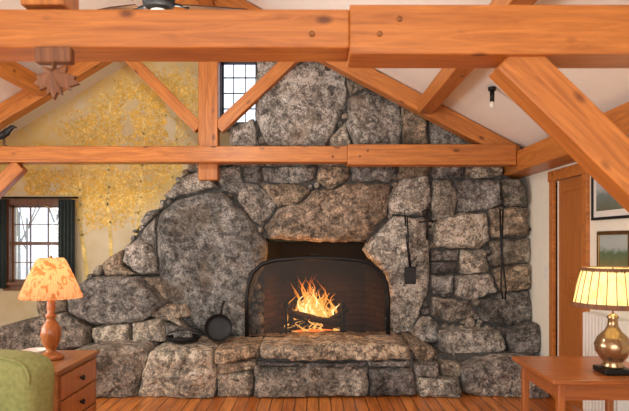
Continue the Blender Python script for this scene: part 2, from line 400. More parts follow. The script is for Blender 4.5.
# ---------------------------------------------------------------- stone fireplace
FA=Acc()
PAL=[(.40,.37,.33),(.33,.32,.31),(.48,.45,.40),(.37,.33,.28),(.44,.42,.40),(.30,.29,.29),(.50,.45,.38)]
def area_centroid(P):
    a=cx=cy=0
    for i in range(len(P)):
        x0,y0=P[i];x1,y1=P[(i+1)%len(P)]; c=x0*y1-x1*y0; a+=c; cx+=(x0+x1)*c; cy+=(y0+y1)*c
    a/=2; return a,cx/(6*a),cy/(6*a)
def facet(q,f):
    ds,ps=noise.voronoi(q*f)
    p=ps[0]; r=noise.cell_vector(p*7.3) 
    d=q*f-p
    return (r.x-.5)*.9*d.x+(r.y-.5)*.9*d.y+(r.z-.5)*.35
def clampv(x,y,z):
    x=min(x,XR-.012)
    if z>2.14 and x>2.0: x=2.0
    return (x,y,max(.004,min(z,zr(x)-.02)))
def stone(poly,Y=6.42,bulge=.07,back=.3,col=None,seed=None):
    sc=Y/600
    P=[((x-314.5)*sc,1.5+(240-y)*sc) for x,y in poly]
    a,cx,cz=area_centroid(P)
    seed=random.random()*100 if seed is None else seed
    per=sum(math.dist(P[i],P[(i+1)%len(P)]) for i in range(len(P)))
    N=max(20,min(150,int(per/.018)))
    pts=[];
    step=per/N
    seglen=[math.dist(P[i],P[(i+1)%len(P)]) for i in range(len(P))]
    for k in range(N):
        d=k*step; i=0
        while d>seglen[i]+1e-9 and i<len(P)-1: d-=seglen[i]; i+=1
        t=min(1,d/seglen[i]); p=P[i];q=P[(i+1)%len(P)]
        pts.append((p[0]+(q[0]-p[0])*t,p[1]+(q[1]-p[1])*t))
    pts=[((pts[k-1][0]+2*pts[k][0]+pts[(k+1)%N][0])/4,(pts[k-1][1]+2*pts[k][1]+pts[(k+1)%N][1])/4) for k in range(N)]
    sz=math.sqrt(abs(a))
    amp=min(.018,.06*sz)
    out=[]
    for x,z in pts:
        nx=noise.fractal(Vector((x*9,z*9,seed)),1,2,3)*amp; nz=noise.fractal(Vector((x*9,z*9,seed+50)),1,2,3)*amp
        dx,dz=x-cx,z-cz; L_=math.hypot(dx,dz)+1e-6; g=.004
        out.append((x+nx+dx/L_*g,z+nz+dz/L_*g))
    nr=max(8,min(30,int(sz/.035)+7))
    ts=[1.0]+[1-((k/nr)**1.35) *1.0 for k in range(1,nr)]
    v=[];f=[]
    for x,z in out: v.append((x,Y+back,z))
    tiltx=random.uniform(-.2,.2); tiltz=random.uniform(-.2,.2); push=random.uniform(-.01,.04)
    am=min(1,sz*2.4)
    for t in ts:
        prof=max(0,(1-t**(8 if sz>.3 else 5)))**.5
        for x,z in out:
            X=cx+(x-cx)*t; Z=cz+(z-cz)*t
            q=Vector((X,Z,seed))
            nn=noise.fractal(q*3.0,1.0,2.0,5)*.05+ facet(q+Vector((noise.noise(q*8)*.05,0,0)),3.5)*.06+facet(q,9)*.018 + noise.fractal(q*18,1.0,2.0,3)*.012
            nn*=am
            h=(bulge+push)*prof+nn*min(1,prof+.1)+(tiltx*(X-cx)+tiltz*(Z-cz))*prof
            v.append((X,Y-h,Z))
    for k in range(len(ts)):
        for i in range(N):
            j=(i+1)%N; f.append((k*N+i,k*N+j,(k+1)*N+j,(k+1)*N+i))
    c0=len(v)
    last=v[-N:]; v.append((cx,sum(p[1] for p in last)/N,cz)); b0=len(ts)*N
    for i in range(N): f.append((b0+i,b0+(i+1)%N,c0))
    if a>0: f=[tuple(reversed(q)) for q in f]
    v=[clampv(*p) for p in v]
    col=col or random.choice(PAL); g=random.uniform(.85,1.18)
    FA.add(v,f,tuple(c*g for c in col))
D1=(.25,.245,.25);LT=(.60,.55,.48);BR=(.38,.31,.24);GR=(.41,.41,.41);BL=(.14,.14,.15)
ST=[]
def s(poly,Y=6.42,b=.07,back=.3,col=None): ST.append((poly,Y)); stone(poly,Y,b,back,col)
# upper chimney
s([(257,58),(300,54),(343,60),(346,95),(338,122),(326,146),(304,149),(268,147),(256,118)],b=.09,col=(.50,.50,.50))
s([(257,22),(285,34),(320,52),(300,53),(257,56)],b=.05)
s([(346,72),(360,78),(372,84),(366,88),(350,96)],b=.05,col=LT)
s([(349,98),(378,90),(398,102),(402,120),(400,147),(354,147),(347,125)],b=.07,col=GR)
s([(401,106),(424,118),(428,146),(404,147)],b=.06,col=BR)
s([(428,121),(452,132),(466,140),(464,148),(430,147)],col=GR)
s([(330,140),(345,122),(352,147),(330,150)],b=.05)
s([(231,128),(254,119),(259,147),(246,152),(229,150)],col=(.48,.47,.46))
# just behind/below the tie beam
s([(232,151),(262,150),(264,166),(243,167),(232,165)],b=.05)
s([(265,150),(318,150),(316,166),(266,166)],b=.05)
s([(320,149),(356,149),(352,166),(318,166)],b=.05)
s([(358,149),(400,149),(398,165),(354,166)],b=.05)
s([(402,149),(440,148),(438,164),(401,165)],b=.05)
s([(442,149),(478,150),(486,158),(466,164),(440,164)],b=.05)
s([(214,168),(240,166),(243,183),(238,195),(222,189)],col=GR)
s([(243,167),(261,167),(262,182),(245,182)],col=D1,b=.05)
s([(263,168),(316,167),(314,180),(290,184),(264,181)],col=(.42,.42,.42),b=.06)
s([(318,167),(349,167),(347,181),(330,190),(316,182)],col=BR,b=.06)
s([(351,167),(396,166),(390,182),(352,181)],col=D1,b=.06)
s([(240,185),(256,183),(276,206),(263,226),(250,218),(237,198)],col=(.50,.48,.46))
s([(259,183),(300,185),(311,191),(300,203),(279,207)],col=BR)
# lintel
s([(265,226),(280,208),(302,204),(313,190),(332,191),(348,183),(390,184),(388,200),(387,215),(364,241),(320,242),(267,239)],Y=6.40,b=.10,back=.32,col=(.42,.34,.27))
s([(400,180),(427,176),(431,200),(423,216),(389,214),(389,196)],col=(.54,.52,.49),b=.08)
s([(399,167),(430,166),(428,175),(397,180)],b=.05,col=BR)
s([(432,166),(463,166),(463,178),(433,179)],b=.05,col=D1)
s([(432,181),(450,180),(457,200),(453,217),(432,221),(430,204)],col=(.34,.32,.29))
s([(453,181),(478,179),(498,179),(501,205),(486,210),(459,211)],col=(.34,.34,.35))
s([(465,166),(484,163),(500,161),(506,175),(480,178),(466,179)],b=.05,col=LT)
s([(500,180),(518,178),(524,190),(526,206),(503,206)],col=(.29,.27,.24))
s([(431,223),(460,213),(485,214),(489,240),(478,248),(435,247)],col=(.62,.58,.52),b=.09)
s([(489,209),(505,208),(527,208),(528,235),(491,238)],col=BR)
s([(364,249),(378,232),(392,217),(424,218),(429,250),(427,290),(419,315),(408,331),(394,332),(388,310),(386,275),(374,262)],Y=6.38,b=.09,back=.34,col=(.55,.53,.50))
s([(430,250),(458,250),(457,260),(430,261)],b=.05,col=D1)
s([(430,262),(456,262),(456,272),(430,273)],b=.06,col=BL)
s([(460,250),(485,250),(488,272),(459,273)],col=LT)
s([(489,241),(528,238),(531,262),(491,266)],col=(.32,.29,.25))
s([(430,275),(452,275),(452,292),(431,294)],col=GR)
s([(454,276),(490,274),(496,292),(470,300),(454,296)],col=(.56,.53,.50),b=.08)
s([(492,268),(531,264),(533,288),(500,291)],col=BR)
s([(431,296),(450,298),(468,302),(476,315),(450,323),(430,315)],col=(.45,.41,.37))
s([(478,299),(500,293),(534,290),(537,320),(505,326),(480,320)],col=(.26,.255,.25))
s([(420,318),(432,317),(440,326),(438,341),(421,343),(412,333)],col=GR,Y=6.3)
s([(438,330),(470,330),(500,331),(506,347),(480,362),(441,358)],Y=6.2,b=.1,back=.5,col=(.52,.51,.49))
s([(505,330),(538,323),(543,350),(510,357)],Y=6.2,b=.08,back=.5,col=D1)
s([(461,369),(480,361),(505,357),(532,358),(548,371),(547,402),(500,405),(463,392)],Y=5.85,b=.12,back=.7,col=(.36,.35,.34))
s([(438,361),(459,363),(460,376),(440,374)],Y=5.95,b=.06,back=.5,col=LT)
s([(416,377),(459,378),(461,396),(418,396)],Y=5.8,b=.07,back=.6,col=(.46,.45,.42))
s([(406,336),(428,345),(437,350),(437,362),(420,365),(408,352)],Y=6.05,b=.06,back=.4,col=BR)
s([(413,365),(437,363),(438,375),(415,376)],Y=5.85,b=.06,back=.6,col=GR)
# left side
s([(160,217),(175,201),(200,194),(222,191),(240,206),(250,220),(266,241),(266,262),(257,278),(249,302),(248,336),(222,332),(205,334),(182,322),(168,300),(160,270),(157,240)],Y=6.36,b=.12,back=.36,col=(.285,.29,.295))
s([(164,197),(176,183),(196,172),(212,171),(220,188),(196,193),(172,200)],col=(.48,.47,.44))
s([(186,170),(192,160),(206,156),(212,169),(198,172)],b=.05)
s([(214,152),(230,152),(231,165),(213,167)],b=.05)
s([(145,229),(157,216),(157,250),(142,242)],col=GR,Y=6.38)
s([(146,213),(160,208),(157,214),(145,226),(141,222)],b=.04,Y=6.38)
s([(126,246),(142,236),(157,253),(162,274),(140,274),(124,262)],col=(.44,.42,.40),Y=6.36,b=.08)
s([(104,263),(122,250),(124,266),(138,275),(108,277)],col=BR,Y=6.34)
s([(141,277),(162,277),(168,300),(158,296),(148,286)],col=LT,Y=6.34,b=.06)
s([(68,292),(95,277),(137,277),(154,292),(164,305),(142,321),(98,325),(72,312)],Y=6.15,b=.12,back=.6,col=(.30,.30,.30))
s([(92,328),(130,323),(131,341),(95,343)],Y=6.12,b=.08,back=.6,col=LT)
s([(133,323),(163,319),(166,340),(134,342)],Y=6.12,b=.07,back=.6,col=(.54,.49,.42))
s([(166,304),(178,318),(188,330),(168,319)],Y=6.2,b=.05)
s([(166,322),(190,331),(200,345),(168,342)],Y=6.15,b=.06,back=.5,col=GR)
s([(143,312),(163,307),(186,305),(190,316),(165,321)],Y=6.18,b=.05,col=(.48,.40,.32))
s([(36,302),(66,293),(70,310),(42,318)],Y=6.25,b=.07,back=.5,col=BR)
s([(-10,330),(38,318),(68,313),(90,328),(88,345),(60,350),(-10,356)],Y=6.15,b=.08,back=.65,col=(.27,.24,.21))
s([(-10,357),(72,351),(72,386),(-10,386)],Y=6.18,b=.06,back=.6,col=D1)
# hearth front
s([(72,352),(100,346),(148,346),(150,356),(141,376),(136,398),(80,398),(68,372)],Y=5.78,b=.08,back=.66,col=(.29,.26,.23))
s([(151,351),(170,346),(212,349),(216,370),(214,398),(138,398),(143,376)],Y=5.74,b=.08,back=.7,col=(.60,.55,.47))
s([(214,350),(236,346),(259,344),(259,357),(216,363)],Y=5.74,b=.06,back=.72,col=(.44,.33,.23))
s([(261,345),(330,343),(408,345),(411,358),(340,360),(261,357)],Y=5.70,b=.06,back=.74,col=(.60,.50,.39))
s([(217,376),(248,370),(253,374),(253,396),(217,397)],Y=5.76,b=.06,col=(.45,.40,.34))
s([(217,364),(256,359),(256,369),(218,374)],Y=5.76,b=.05,col=BR)
s([(255,365),(310,367),(368,367),(368,395),(254,396)],Y=5.76,b=.08,col=(.42,.39,.35))
s([(258,360),(300,362),(366,362),(364,366),(312,366),(258,364)],Y=5.78,b=.03,col=D1)
s([(370,368),(412,367),(415,394),(370,395)],Y=5.76,b=.07,col=D1)
s([(368,360),(408,360),(410,366),(370,366)],Y=5.78,b=.03,col=GR)
OUT=[(15,350),(60,300),(104,262),(124,246),(142,222),(160,205),(166,192),(190,160),(228,148),(232,128),(256,120),(256,22),(345,70),(455,126),(500,155),(520,178),(528,210),(535,290),(542,350),(542,377),(388,377),(386,262),(372,243),(366,238),(264,237),(262,377),(60,377),(15,377)]
def inside(P,x,y):
    r=False; j=len(P)-1
    for i in range(len(P)):
        xi,yi=P[i];xj,yj=P[j]
        if (yi>y)!=(yj>y) and x<(xj-xi)*(y-yi)/(yj-yi)+xi: r=not r
        j=i
    return r
def dseg(x,y,a,b):
    dx,dy=b[0]-a[0],b[1]-a[1]; t=max(0,min(1,((x-a[0])*dx+(y-a[1])*dy)/(dx*dx+dy*dy+1e-9)))
    return math.hypot(x-a[0]-t*dx,y-a[1]-t*dy)
allp=[p for p,Y in ST]
circ=[]
for _ in range(12000):
    x=random.uniform(20,540); y=random.uniform(20,372)
    if not inside(OUT,x,y): continue
    if 262<x<375 and y>236: continue
    ok=True; d=99
    for c in circ:
        d=min(d,math.hypot(x-c[0],y-c[1])-c[2])
        if d<1.8: ok=False;break
    if not ok: continue
    for p in allp:
        if inside(p,x,y): ok=False;break
        for i in range(len(p)):
            d=min(d,dseg(x,y,p[i],p[(i+1)%len(p)]))
        if d<1.8: ok=False;break
    if not ok: continue
    for i in range(len(OUT)): d=min(d,dseg(x,y,OUT[i],OUT[(i+1)%len(OUT)])+1)
    r=min(d*1.2,11); n=random.choice((5,6,7)); a0=random.random()*6
    el=random.uniform(.85,1.15)
    stone([(x+r*el*math.cos(a0+2*math.pi*k/n)*random.uniform(.9,1.1),y-r/el*math.sin(a0+2*math.pi*k/n)*random.uniform(.9,1.1)) for k in range(n)],6.43,.05,.1,random.choice(PAL+[LT,GR]))
    circ.append((x,y,r*.95))
# mortar core
MY=6.435; sc=MY/600
core=[(10,379.7),(14,348),(60,302),(104,264),(126,248),(144,226),(162,207),(168,194),(192,164),(230,150),(234,130),(257,121),(257,20),(345,66),(455,120),(490,155),(505,172),(520,185),(526,210),(530,290),(530,350),(530,379.7),(384,379.7),(384,260),(370,249),(366,240),(266,238),(264,244),(264,379.7)]
P=[((x-314.5)*sc,1.5+(240-y)*sc) for x,y in core]
P=[(min(x,XR-.01),max(.002,min(z,zr(x)-.03))) for x,z in P]
n=len(P); v=[(x,MY,z) for x,z in P]+[(x,YB-.005,z) for x,z in P]
v=[clampv(*p) for p in v]
f=[tuple(range(n)),tuple(range(2*n-1,n-1,-1))]+[(i,n+i,n+(i+1)%n,(i+1)%n) for i in range(n)]
FA.add(v,f,(1,1,1),1)
def corebox(x0,x1,y0,y1,z0,z1,mi=1):
    FA.add([(x0,y0,z0),(x1,y0,z0),(x1,y1,z0),(x0,y1,z0),(x0,y0,z1),(x1,y0,z1),(x1,y1,z1),(x0,y1,z1)],BF,(1,1,1),mi)
corebox(-2.25,.95,5.80,6.86,0.002,.42)
corebox(.9,2.2,6.05,6.5,0.002,.36)
corebox(-3.0,-1.5,6.25,6.86,0.002,.5)
x0,x1=(264-314.5)*sc,(384-314.5)*sc; yb=YB-.02
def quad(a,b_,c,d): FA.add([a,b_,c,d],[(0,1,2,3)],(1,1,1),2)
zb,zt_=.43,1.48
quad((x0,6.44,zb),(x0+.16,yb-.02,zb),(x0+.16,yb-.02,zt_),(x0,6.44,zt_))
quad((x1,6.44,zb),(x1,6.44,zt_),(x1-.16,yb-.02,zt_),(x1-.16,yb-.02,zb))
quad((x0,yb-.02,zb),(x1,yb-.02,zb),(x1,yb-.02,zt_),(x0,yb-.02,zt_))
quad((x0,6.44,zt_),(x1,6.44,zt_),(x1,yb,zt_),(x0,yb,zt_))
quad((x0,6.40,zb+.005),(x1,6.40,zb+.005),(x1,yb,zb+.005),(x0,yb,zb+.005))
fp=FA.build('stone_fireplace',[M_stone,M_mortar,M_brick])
for p in fp.data.polygons:
    if p.material_index==0: p.use_smooth=True

# ---------------------------------------------------------------- fire
def flame_mat(name,c0,c1,c2,st):
    m=bpy.data.materials.new(name); m.use_nodes=True; nt=m.node_tree; nt.nodes.clear(); N=nt.nodes.new; L=nt.links.new
    o=N('ShaderNodeOutputMaterial'); em=N('ShaderNodeEmission'); t=N('ShaderNodeBsdfTransparent'); x=N('ShaderNodeMixShader')
    tc=N('ShaderNodeTexCoord'); sp=N('ShaderNodeSeparateXYZ'); L(tc.outputs['Object'],sp.inputs[0])
    mr=N('ShaderNodeMapRange'); mr.inputs['From Min'].default_value=.52; mr.inputs['From Max'].default_value=1.15; L(sp.outputs['Z'],mr.inputs['Value'])
    r=N('ShaderNodeValToRGB'); e=r.color_ramp.elements; e[0].color=(*c0,1); e[1].color=(*c2,1); e[1].position=1
    k=e.new(.5); k.color=(*c1,1)
    L(mr.outputs[0],r.inputs['Fac']); L(r.outputs['Color'],em.inputs['Color']); em.inputs['Strength'].default_value=st
    lw=N('ShaderNodeLayerWeight'); lw.inputs['Blend'].default_value=.4
    cr=N('ShaderNodeValToRGB'); cr.color_ramp.elements[0].color=(.6,.6,.6,1); cr.color_ramp.elements[1].color=(0,0,0,1); cr.color_ramp.elements[1].position=.75
    L(lw.outputs['Facing'],cr.inputs['Fac']); L(cr.outputs['Color'],x.inputs[0]); L(t.outputs[0],x.inputs[1]); L(em.outputs[0],x.inputs[2]); L(x.outputs[0],o.inputs[0])
    return m
M_flame=flame_mat('flame',(1,.50,.13),(1,.34,.05),(1,.16,.015),4.0)
M_core=flame_mat('flame_core',(1,.75,.38),(1,.68,.28),(1,.5,.1),6)
M_log=simple('charred_log',(.035,.025,.02),.95,noise_amt=.6,nscale=18,bump=1)
M_ember=simple('ember',(.2,.03,.01),.9,emit=(1,.2,.03),estr=3)
fe=empty('log_fire')
def tongues(nm,cnt,sig,hmin,hmax,rmin,rmax,mat,y0,y1,zo=.60):
    A=Acc()
    for i in range(cnt):
        # two lobes of flame, leaving ragged gaps
        fx=random.choice((-.14,-.03,-.03,.13))+random.gauss(0,sig); fx=max(-.31,min(.28,fx)); fy=random.uniform(y0,y1)
        H=random.uniform(hmin,hmax)*(1-1.7*abs(fx+.06)**1.1); R=random.uniform(rmin,rmax)
        ph=random.random()*6; pts=[];rad=[]
        z0=zo+random.uniform(-.03,.07)
        for k in range(15):
            t=k/14; pts.append((fx+.07*t*math.sin(ph+t*5.5)+(-fx)*.15*t,fy+.02*t*math.cos(ph+t*4),z0+H*t))
            rad.append(max(.001,R*(math.sin(math.pi*min(1,(t*.85+.15)))**.8)*(1-.6*t)*(1+.3*math.sin(ph*3+t*9))))
        v,f=tubedata(pts,rad,10,True,1,.6); A.add(v,f)
    A.build(nm,[mat],True,fe)
tongues('flames',62,.07,.12,.56,.014,.042,M_flame,6.54,6.68)
tongues('flame_core',24,.05,.10,.40,.016,.036,M_core,6.56,6.62)
tongues('low_flames',14,.1,.05,.14,.01,.022,M_flame,6.44,6.47,.50)
def log(nm,a,b_,r):
    a=Vector(a);b_=Vector(b_); pts=[];rad=[]
    for k in range(13):
        t=k/12; pts.append(a.lerp(b_,t)+Vector((0,.006*math.sin(t*9),.006*math.cos(t*7)))); rad.append(r*(1+.1*math.sin(t*11+r*100)))
    rad[0]*=.85; rad[-1]*=.85
    tube(nm,pts,rad,M_log,12,fe)
log('log_1',(-.26,6.48,.70),(.33,6.48,.58),.045)
log('log_2',(-.28,6.64,.60),(.34,6.66,.62),.055)
log('log_3',(-.28,6.47,.585),(.24,6.60,.59),.045)
log('log_4',(.12,6.46,.60),(.36,6.60,.74),.035)
o=mobj('ember_bed',*tubedata([(-.3,6.56,.47),(-.1,6.56,.48),(.15,6.56,.48),(.3,6.56,.47)],[.05,.09,.09,.04],12,True,1.4,.5),M_ember,True,fe)
for i,xx in enumerate((-.30,.30)):
    e=empty('andiron')
    tube('upright',[(xx,6.38,.47),(xx,6.38,.55),(xx,6.38,.72),(xx,6.38,.78)],[.018,.014,.014,.014],M_iron,10,e)
    lathe('finial',[(0,.0),(.024,.01),(.034,.035),(.024,.06),(0,.07)],M_iron,16,e,(xx,6.38,.775))
    tube('foot_l',[(xx-.08,6.37,.47),(xx-.05,6.37,.52),(xx,6.38,.54)],.012,M_iron,8,e)
    tube('foot_r',[(xx+.08,6.37,.47),(xx+.05,6.37,.52),(xx,6.38,.54)],.012,M_iron,8,e)
    tube('bar',[(xx,6.38,.51),(xx,6.72,.51),(xx,6.74,.46)],.012,M_iron,8,e)

# fire screen
def screen_mat():
    m=bpy.data.materials.new('spark_mesh'); m.use_nodes=True; nt=m.node_tree; nt.nodes.clear(); N=nt.nodes.new; L=nt.links.new
    o=N('ShaderNodeOutputMaterial'); d=N('ShaderNodeBsdfPrincipled'); d.inputs['Base Color'].default_value=(.02,.019,.018,1); d.inputs['Metallic'].default_value=.3; d.inputs['Roughness'].default_value=.6
    t=N('ShaderNodeBsdfTransparent'); x=N('ShaderNodeMixShader')
    tc=N('ShaderNodeTexCoord'); ck=N('ShaderNodeTexBrick'); ck.inputs['Scale'].default_value=1; ck.offset=0
    ck.inputs['Brick Width'].default_value=.008; ck.inputs['Row Height'].default_value=.008; ck.inputs['Mortar Size'].default_value=.0016
    ck.inputs['Color1'].default_value=(.1,.1,.1,1);ck.inputs['Color2'].default_value=(.1,.1,.1,1);ck.inputs['Mortar'].default_value=(1,1,1,1)
    sp=N('ShaderNodeSeparateXYZ'); cb=N('ShaderNodeCombineXYZ'); L(tc.outputs['Object'],sp.inputs[0]); L(sp.outputs['X'],cb.inputs['X']); L(sp.outputs['Z'],cb.inputs['Y']); L(cb.outputs[0],ck.inputs['Vector'])
    L(ck.outputs['Color'],x.inputs[0]); L(t.outputs[0],x.inputs[1]); L(d.outputs[0],x.inputs[2]); L(x.outputs[0],o.inputs[0]); return m
M_screen=screen_mat()
e=empty('fireplace_screen')
SY=6.17; ssc=SY/600
prof=[(246,336),(246,300),(248,284),(253,272),(262,264),(276,260),(296,258.5),(317,258),(338,258.5),(359,260),(372,264),(381,272),(387,284),(389,300),(389,336)]
pr=[((x-314.5)*ssc,1.5+(240-y)*ssc) for x,y in prof]
zbot=.49
pr[0]=(pr[0][0],zbot);pr[-1]=(pr[-1][0],zbot)
def bow(x): return SY+.06*(abs(x-.03)/.73)**4
top3=[(x,bow(x),z) for x,z in pr]
tube('rim',top3,.022,M_black,8,e)
tube('rim_bottom',[(pr[0][0]+(pr[-1][0]-pr[0][0])*k/16,bow(pr[0][0]+(pr[-1][0]-pr[0][0])*k/16),zbot) for k in range(17)],.018,M_black,8,e)
v=[];f=[]; n=40; xa,xb=pr[0][0],pr[-1][0]
def topz(x):
    best=zbot
    for i in range(len(pr)-1):
        (a,b1),(c,d)=pr[i],pr[i+1]
        if a<=x<=c and c>a: best=max(best,b1+(d-b1)*(x-a)/(c-a))
    return best
for i in range(n+1):
    x=xa+.006+(xb-xa-.012)*i/n; v+=[(x,bow(x),zbot),(x,bow(x),topz(x))]
f=[(2*i,2*i+2,2*i+3,2*i+1) for i in range(n)]
mobj('mesh_panel',v,f,M_screen,True,e)
for i,xx in enumerate((pr[0][0]+.1,pr[-1][0]-.1)):
    tube('foot_%d'%i,[(xx,SY-.1,.475),(xx,SY,.49),(xx,SY+.1,.475)],.009,M_black,8,e)
tube('handle',[(-.03,SY-.0,1.31),(-.03,SY-.01,1.35),(.07,SY-.01,1.35),(.07,SY,1.31)],.008,M_black,8,e)

# ---------------------------------------------------------------- iron tools on stone
def fx(px,Y=6.3): return (px-314.5)*Y/600
def fz(py,Y=6.3): return 1.5+(240-py)*Y/600
e=empty('waffle_iron'); Yt=6.22
tube('handle_1',[(fx(405,Yt),Yt,fz(216,Yt)),(fx(407,Yt),Yt,fz(245,Yt)),(fx(410,Yt),Yt,fz(268,Yt))],.009,M_iron,8,e)
tube('handle_2',[(fx(407,Yt),Yt-.02,fz(217,Yt)),(fx(408,Yt),Yt-.02,fz(245,Yt)),(fx(411,Yt),Yt-.02,fz(268,Yt))],.007,M_iron,8,e)
box('plate',fx(404.5,Yt),fx(415.5,Yt),Yt-.035,Yt+.015,fz(284,Yt),fz(267,Yt),M_iron,.008,e)
tube('hook',[(fx(405,Yt),Yt,fz(216,Yt)),(fx(404,Yt),Yt,fz(211,Yt)),(fx(407,Yt),Yt,fz(209,Yt)),(fx(409,Yt),Yt+.06,fz(211,Yt))],.005,M_iron,8,e)
e=empty('iron_trivet')
tube('bar_v',[(fx(427,Yt),Yt,fz(207,Yt)),(fx(427,Yt),Yt,fz(240,Yt))],.010,M_iron,8,e)
tube('bar_h',[(fx(419,Yt),Yt,fz(222,Yt)),(fx(434,Yt),Yt,fz(221,Yt))],.010,M_iron,8,e)
tube('ring',[(fx(427,Yt)+.045*math.cos(a),Yt,fz(214,Yt)+.045*math.sin(a)) for a in [k*math.pi/8 for k in range(17)]],.009,M_iron,8,e)
e=empty('fire_tongs')
tube('arm_1',[(fx(500,Yt),Yt,fz(210,Yt)),(fx(501,Yt),Yt,fz(245,Yt)),(fx(506,Yt),Yt,fz(290,Yt)),(fx(505,Yt),Yt,fz(300,Yt))],.010,M_iron,8,e)
tube('arm_2',[(fx(503,Yt),Yt,fz(210,Yt)),(fx(502,Yt),Yt,fz(245,Yt)),(fx(501,Yt),Yt,fz(290,Yt)),(fx(503,Yt),Yt,fz(299,Yt))],.010,M_iron,8,e)
tube('loop',[(fx(501.5,Yt)+.03*math.cos(a),Yt,fz(207,Yt)+.03*math.sin(a)) for a in [k*math.pi/8 for k in range(17)]],.006,M_iron,8,e)
e=empty('cast_iron_skillet',(fx(219,6.05),6.05,.61))
e.rotation_euler=(math.radians(78),0,0)
lathe('pan',[(0,0),(.10,0),(.125,.012),(.138,.045),(.142,.045),(.130,.0),(.10,-.012),(0,-.012)],M_iron,40,e)
tube('handle',[(.02,.13,.04),(.03,.2,.045),(.05,.27,.05)],[.014,.010,.014],M_iron,8,e,1,.5)
e=empty('cast_iron_griddle',(fx(184,6.0),5.97,.50))
lathe('body',[(0,0),(.15,0),(.165,.03),(.17,.045),(.16,.045),(.15,.015),(0,.015)],M_iron,40,e)
tube('bail',[(-.165,0,.04),(-.15,.02,.07),(-.05,.03,.10),(.05,.03,.10),(.15,.02,.07),(.165,0,.04)],.006,M_iron,8,e)

# ---------------------------------------------------------------- lamps
def shade_mat(name,c,dark,estr,tr=.6,sc_=9,band=.06):
    m=bpy.data.materials.new(name); m.use_nodes=True; nt=m.node_tree; nt.nodes.clear(); N=nt.nodes.new; L=nt.links.new
    o=N('ShaderNodeOutputMaterial'); d=N('ShaderNodeBsdfDiffuse'); t=N('ShaderNodeBsdfTranslucent'); x=N('ShaderNodeMixShader'); em=N('ShaderNodeEmission'); ad=N('ShaderNodeAddShader')
    tc=N('ShaderNodeTexCoord'); n=N('ShaderNodeTexNoise'); n.inputs['Scale'].default_value=sc_; n.inputs['Distortion'].default_value=1.5; L(tc.outputs['Object'],n.inputs['Vector'])
    r=N('ShaderNodeValToRGB'); r.color_ramp.elements[0].color=(*dark,1); r.color_ramp.elements[1].color=(*c,1); r.color_ramp.elements[0].position=.5-band;r.color_ramp.elements[1].position=.5
    L(n.outputs['Fac'],r.inputs['Fac'])
    for q in(d,t,em): L(r.outputs['Color'],q.inputs['Color'])
    em.inputs['Strength'].default_value=estr; x.inputs[0].default_value=tr
    L(d.outputs[0],x.inputs[1]); L(t.outputs[0],x.inputs[2]); L(x.outputs[0],ad.inputs[0]); L(em.outputs[0],ad.inputs[1]); L(ad.outputs[0],o.inputs[0]); return m
M_sh1=shade_mat('shade_leaf_print',(.80,.46,.24),(.52,.21,.07),.22,.5,16,.1); M_sh2=shade_mat('shade_cream',(.84,.78,.44),(.78,.68,.30),.32,.5,9,.15)
M_bulb=simple('lit_bulb',(1,.9,.7),.3,emit=(1,.8,.5),estr=8)
def plight(nm,loc,power,col,r=.04,parent=None):
    l=bpy.data.lights.new(nm,'POINT'); l.energy=power; l.color=col; l.shadow_soft_size=r
    o=bpy.data.objects.new(nm,l); COL.objects.link(o); o.location=loc
    if parent:o.parent=parent
    return o
e=empty('table_lamp',(-1.88,4.28,.652))
lathe('turned_base',[(0,0),(.085,0),(.088,.02),(.07,.035),(.04,.05),(.03,.07),(.045,.09),(.062,.13),(.070,.18),(.062,.23),(.035,.27),(.026,.29),(.038,.30),(.038,.315),(.022,.33),(.030,.36),(.026,.41),(.016,.44),(0,.445)],M_turned,32,e)
tube('stem',[(0,0,.44),(0,0,.70)],.006,M_knob,8,e)
lathe('shade',[(.205,.45),(.20,.47),(.155,.58),(.10,.70),(.085,.72)],M_sh1,120,e,pleat=.02,smooth=False)
lathe('fringe',[(.206,.435),(.206,.455)],M_sh1,120,e,pleat=.03,smooth=False)
lathe('bulb',[(0,.50),(.02,.51),(.03,.55),(.02,.59),(0,.60)],M_bulb,16,e)
lathe('finial',[(0,.70),(.01,.70),(.012,.725),(0,.745)],M_knob,12,e)
plight('lamp_light',(0,0,.56),7,(1,.62,.32),.04,e)
def glassamber():
    m,nt,b=nmat('mercury_glass'); b.inputs['Base Color'].default_value=(.36,.25,.14,1); b.inputs['Metallic'].default_value=.8; b.inputs['Roughness'].default_value=.2; return m
e=empty('table_lamp',(1.80,3.62,.702))
box('plinth',-.085,.085,-.085,.085,0,.03,M_black,.006,e)
lathe('vase_base',[(0,.03),(.06,.03),(.065,.045),(.05,.06),(.075,.09),(.10,.13),(.105,.17),(.085,.215),(.05,.25),(.032,.28),(.028,.32),(.036,.335),(.02,.35),(0,.36)],glassamber(),36,e)
tube('stem',[(0,0,.35),(0,0,.63)],.006,M_knob,8,e)
lathe('shade',[(.225,.41),(.222,.42),(.20,.52),(.175,.615),(.172,.625)],M_sh2,120,e,pleat=.02,smooth=False)
lathe('shade_band_lower',[(.232,.395),(.232,.425)],M_leaf,60,e); lathe('shade_band_upper',[(.178,.610),(.177,.632)],M_leaf,60,e)
for k in range(26):
    a=2*math.pi*k/26; ca,sa=math.cos(a),math.sin(a)
    tube('rib_%d'%k,[(.229*ca,.229*sa,.41),(.206*ca,.206*sa,.52),(.180*ca,.180*sa,.62)],.003,M_knob,5,e)
lathe('bulb',[(0,.44),(.02,.45),(.03,.49),(.02,.53),(0,.54)],M_bulb,16,e)
plight('lamp_light',(0,0,.52),9,(1,.75,.42),.04,e)

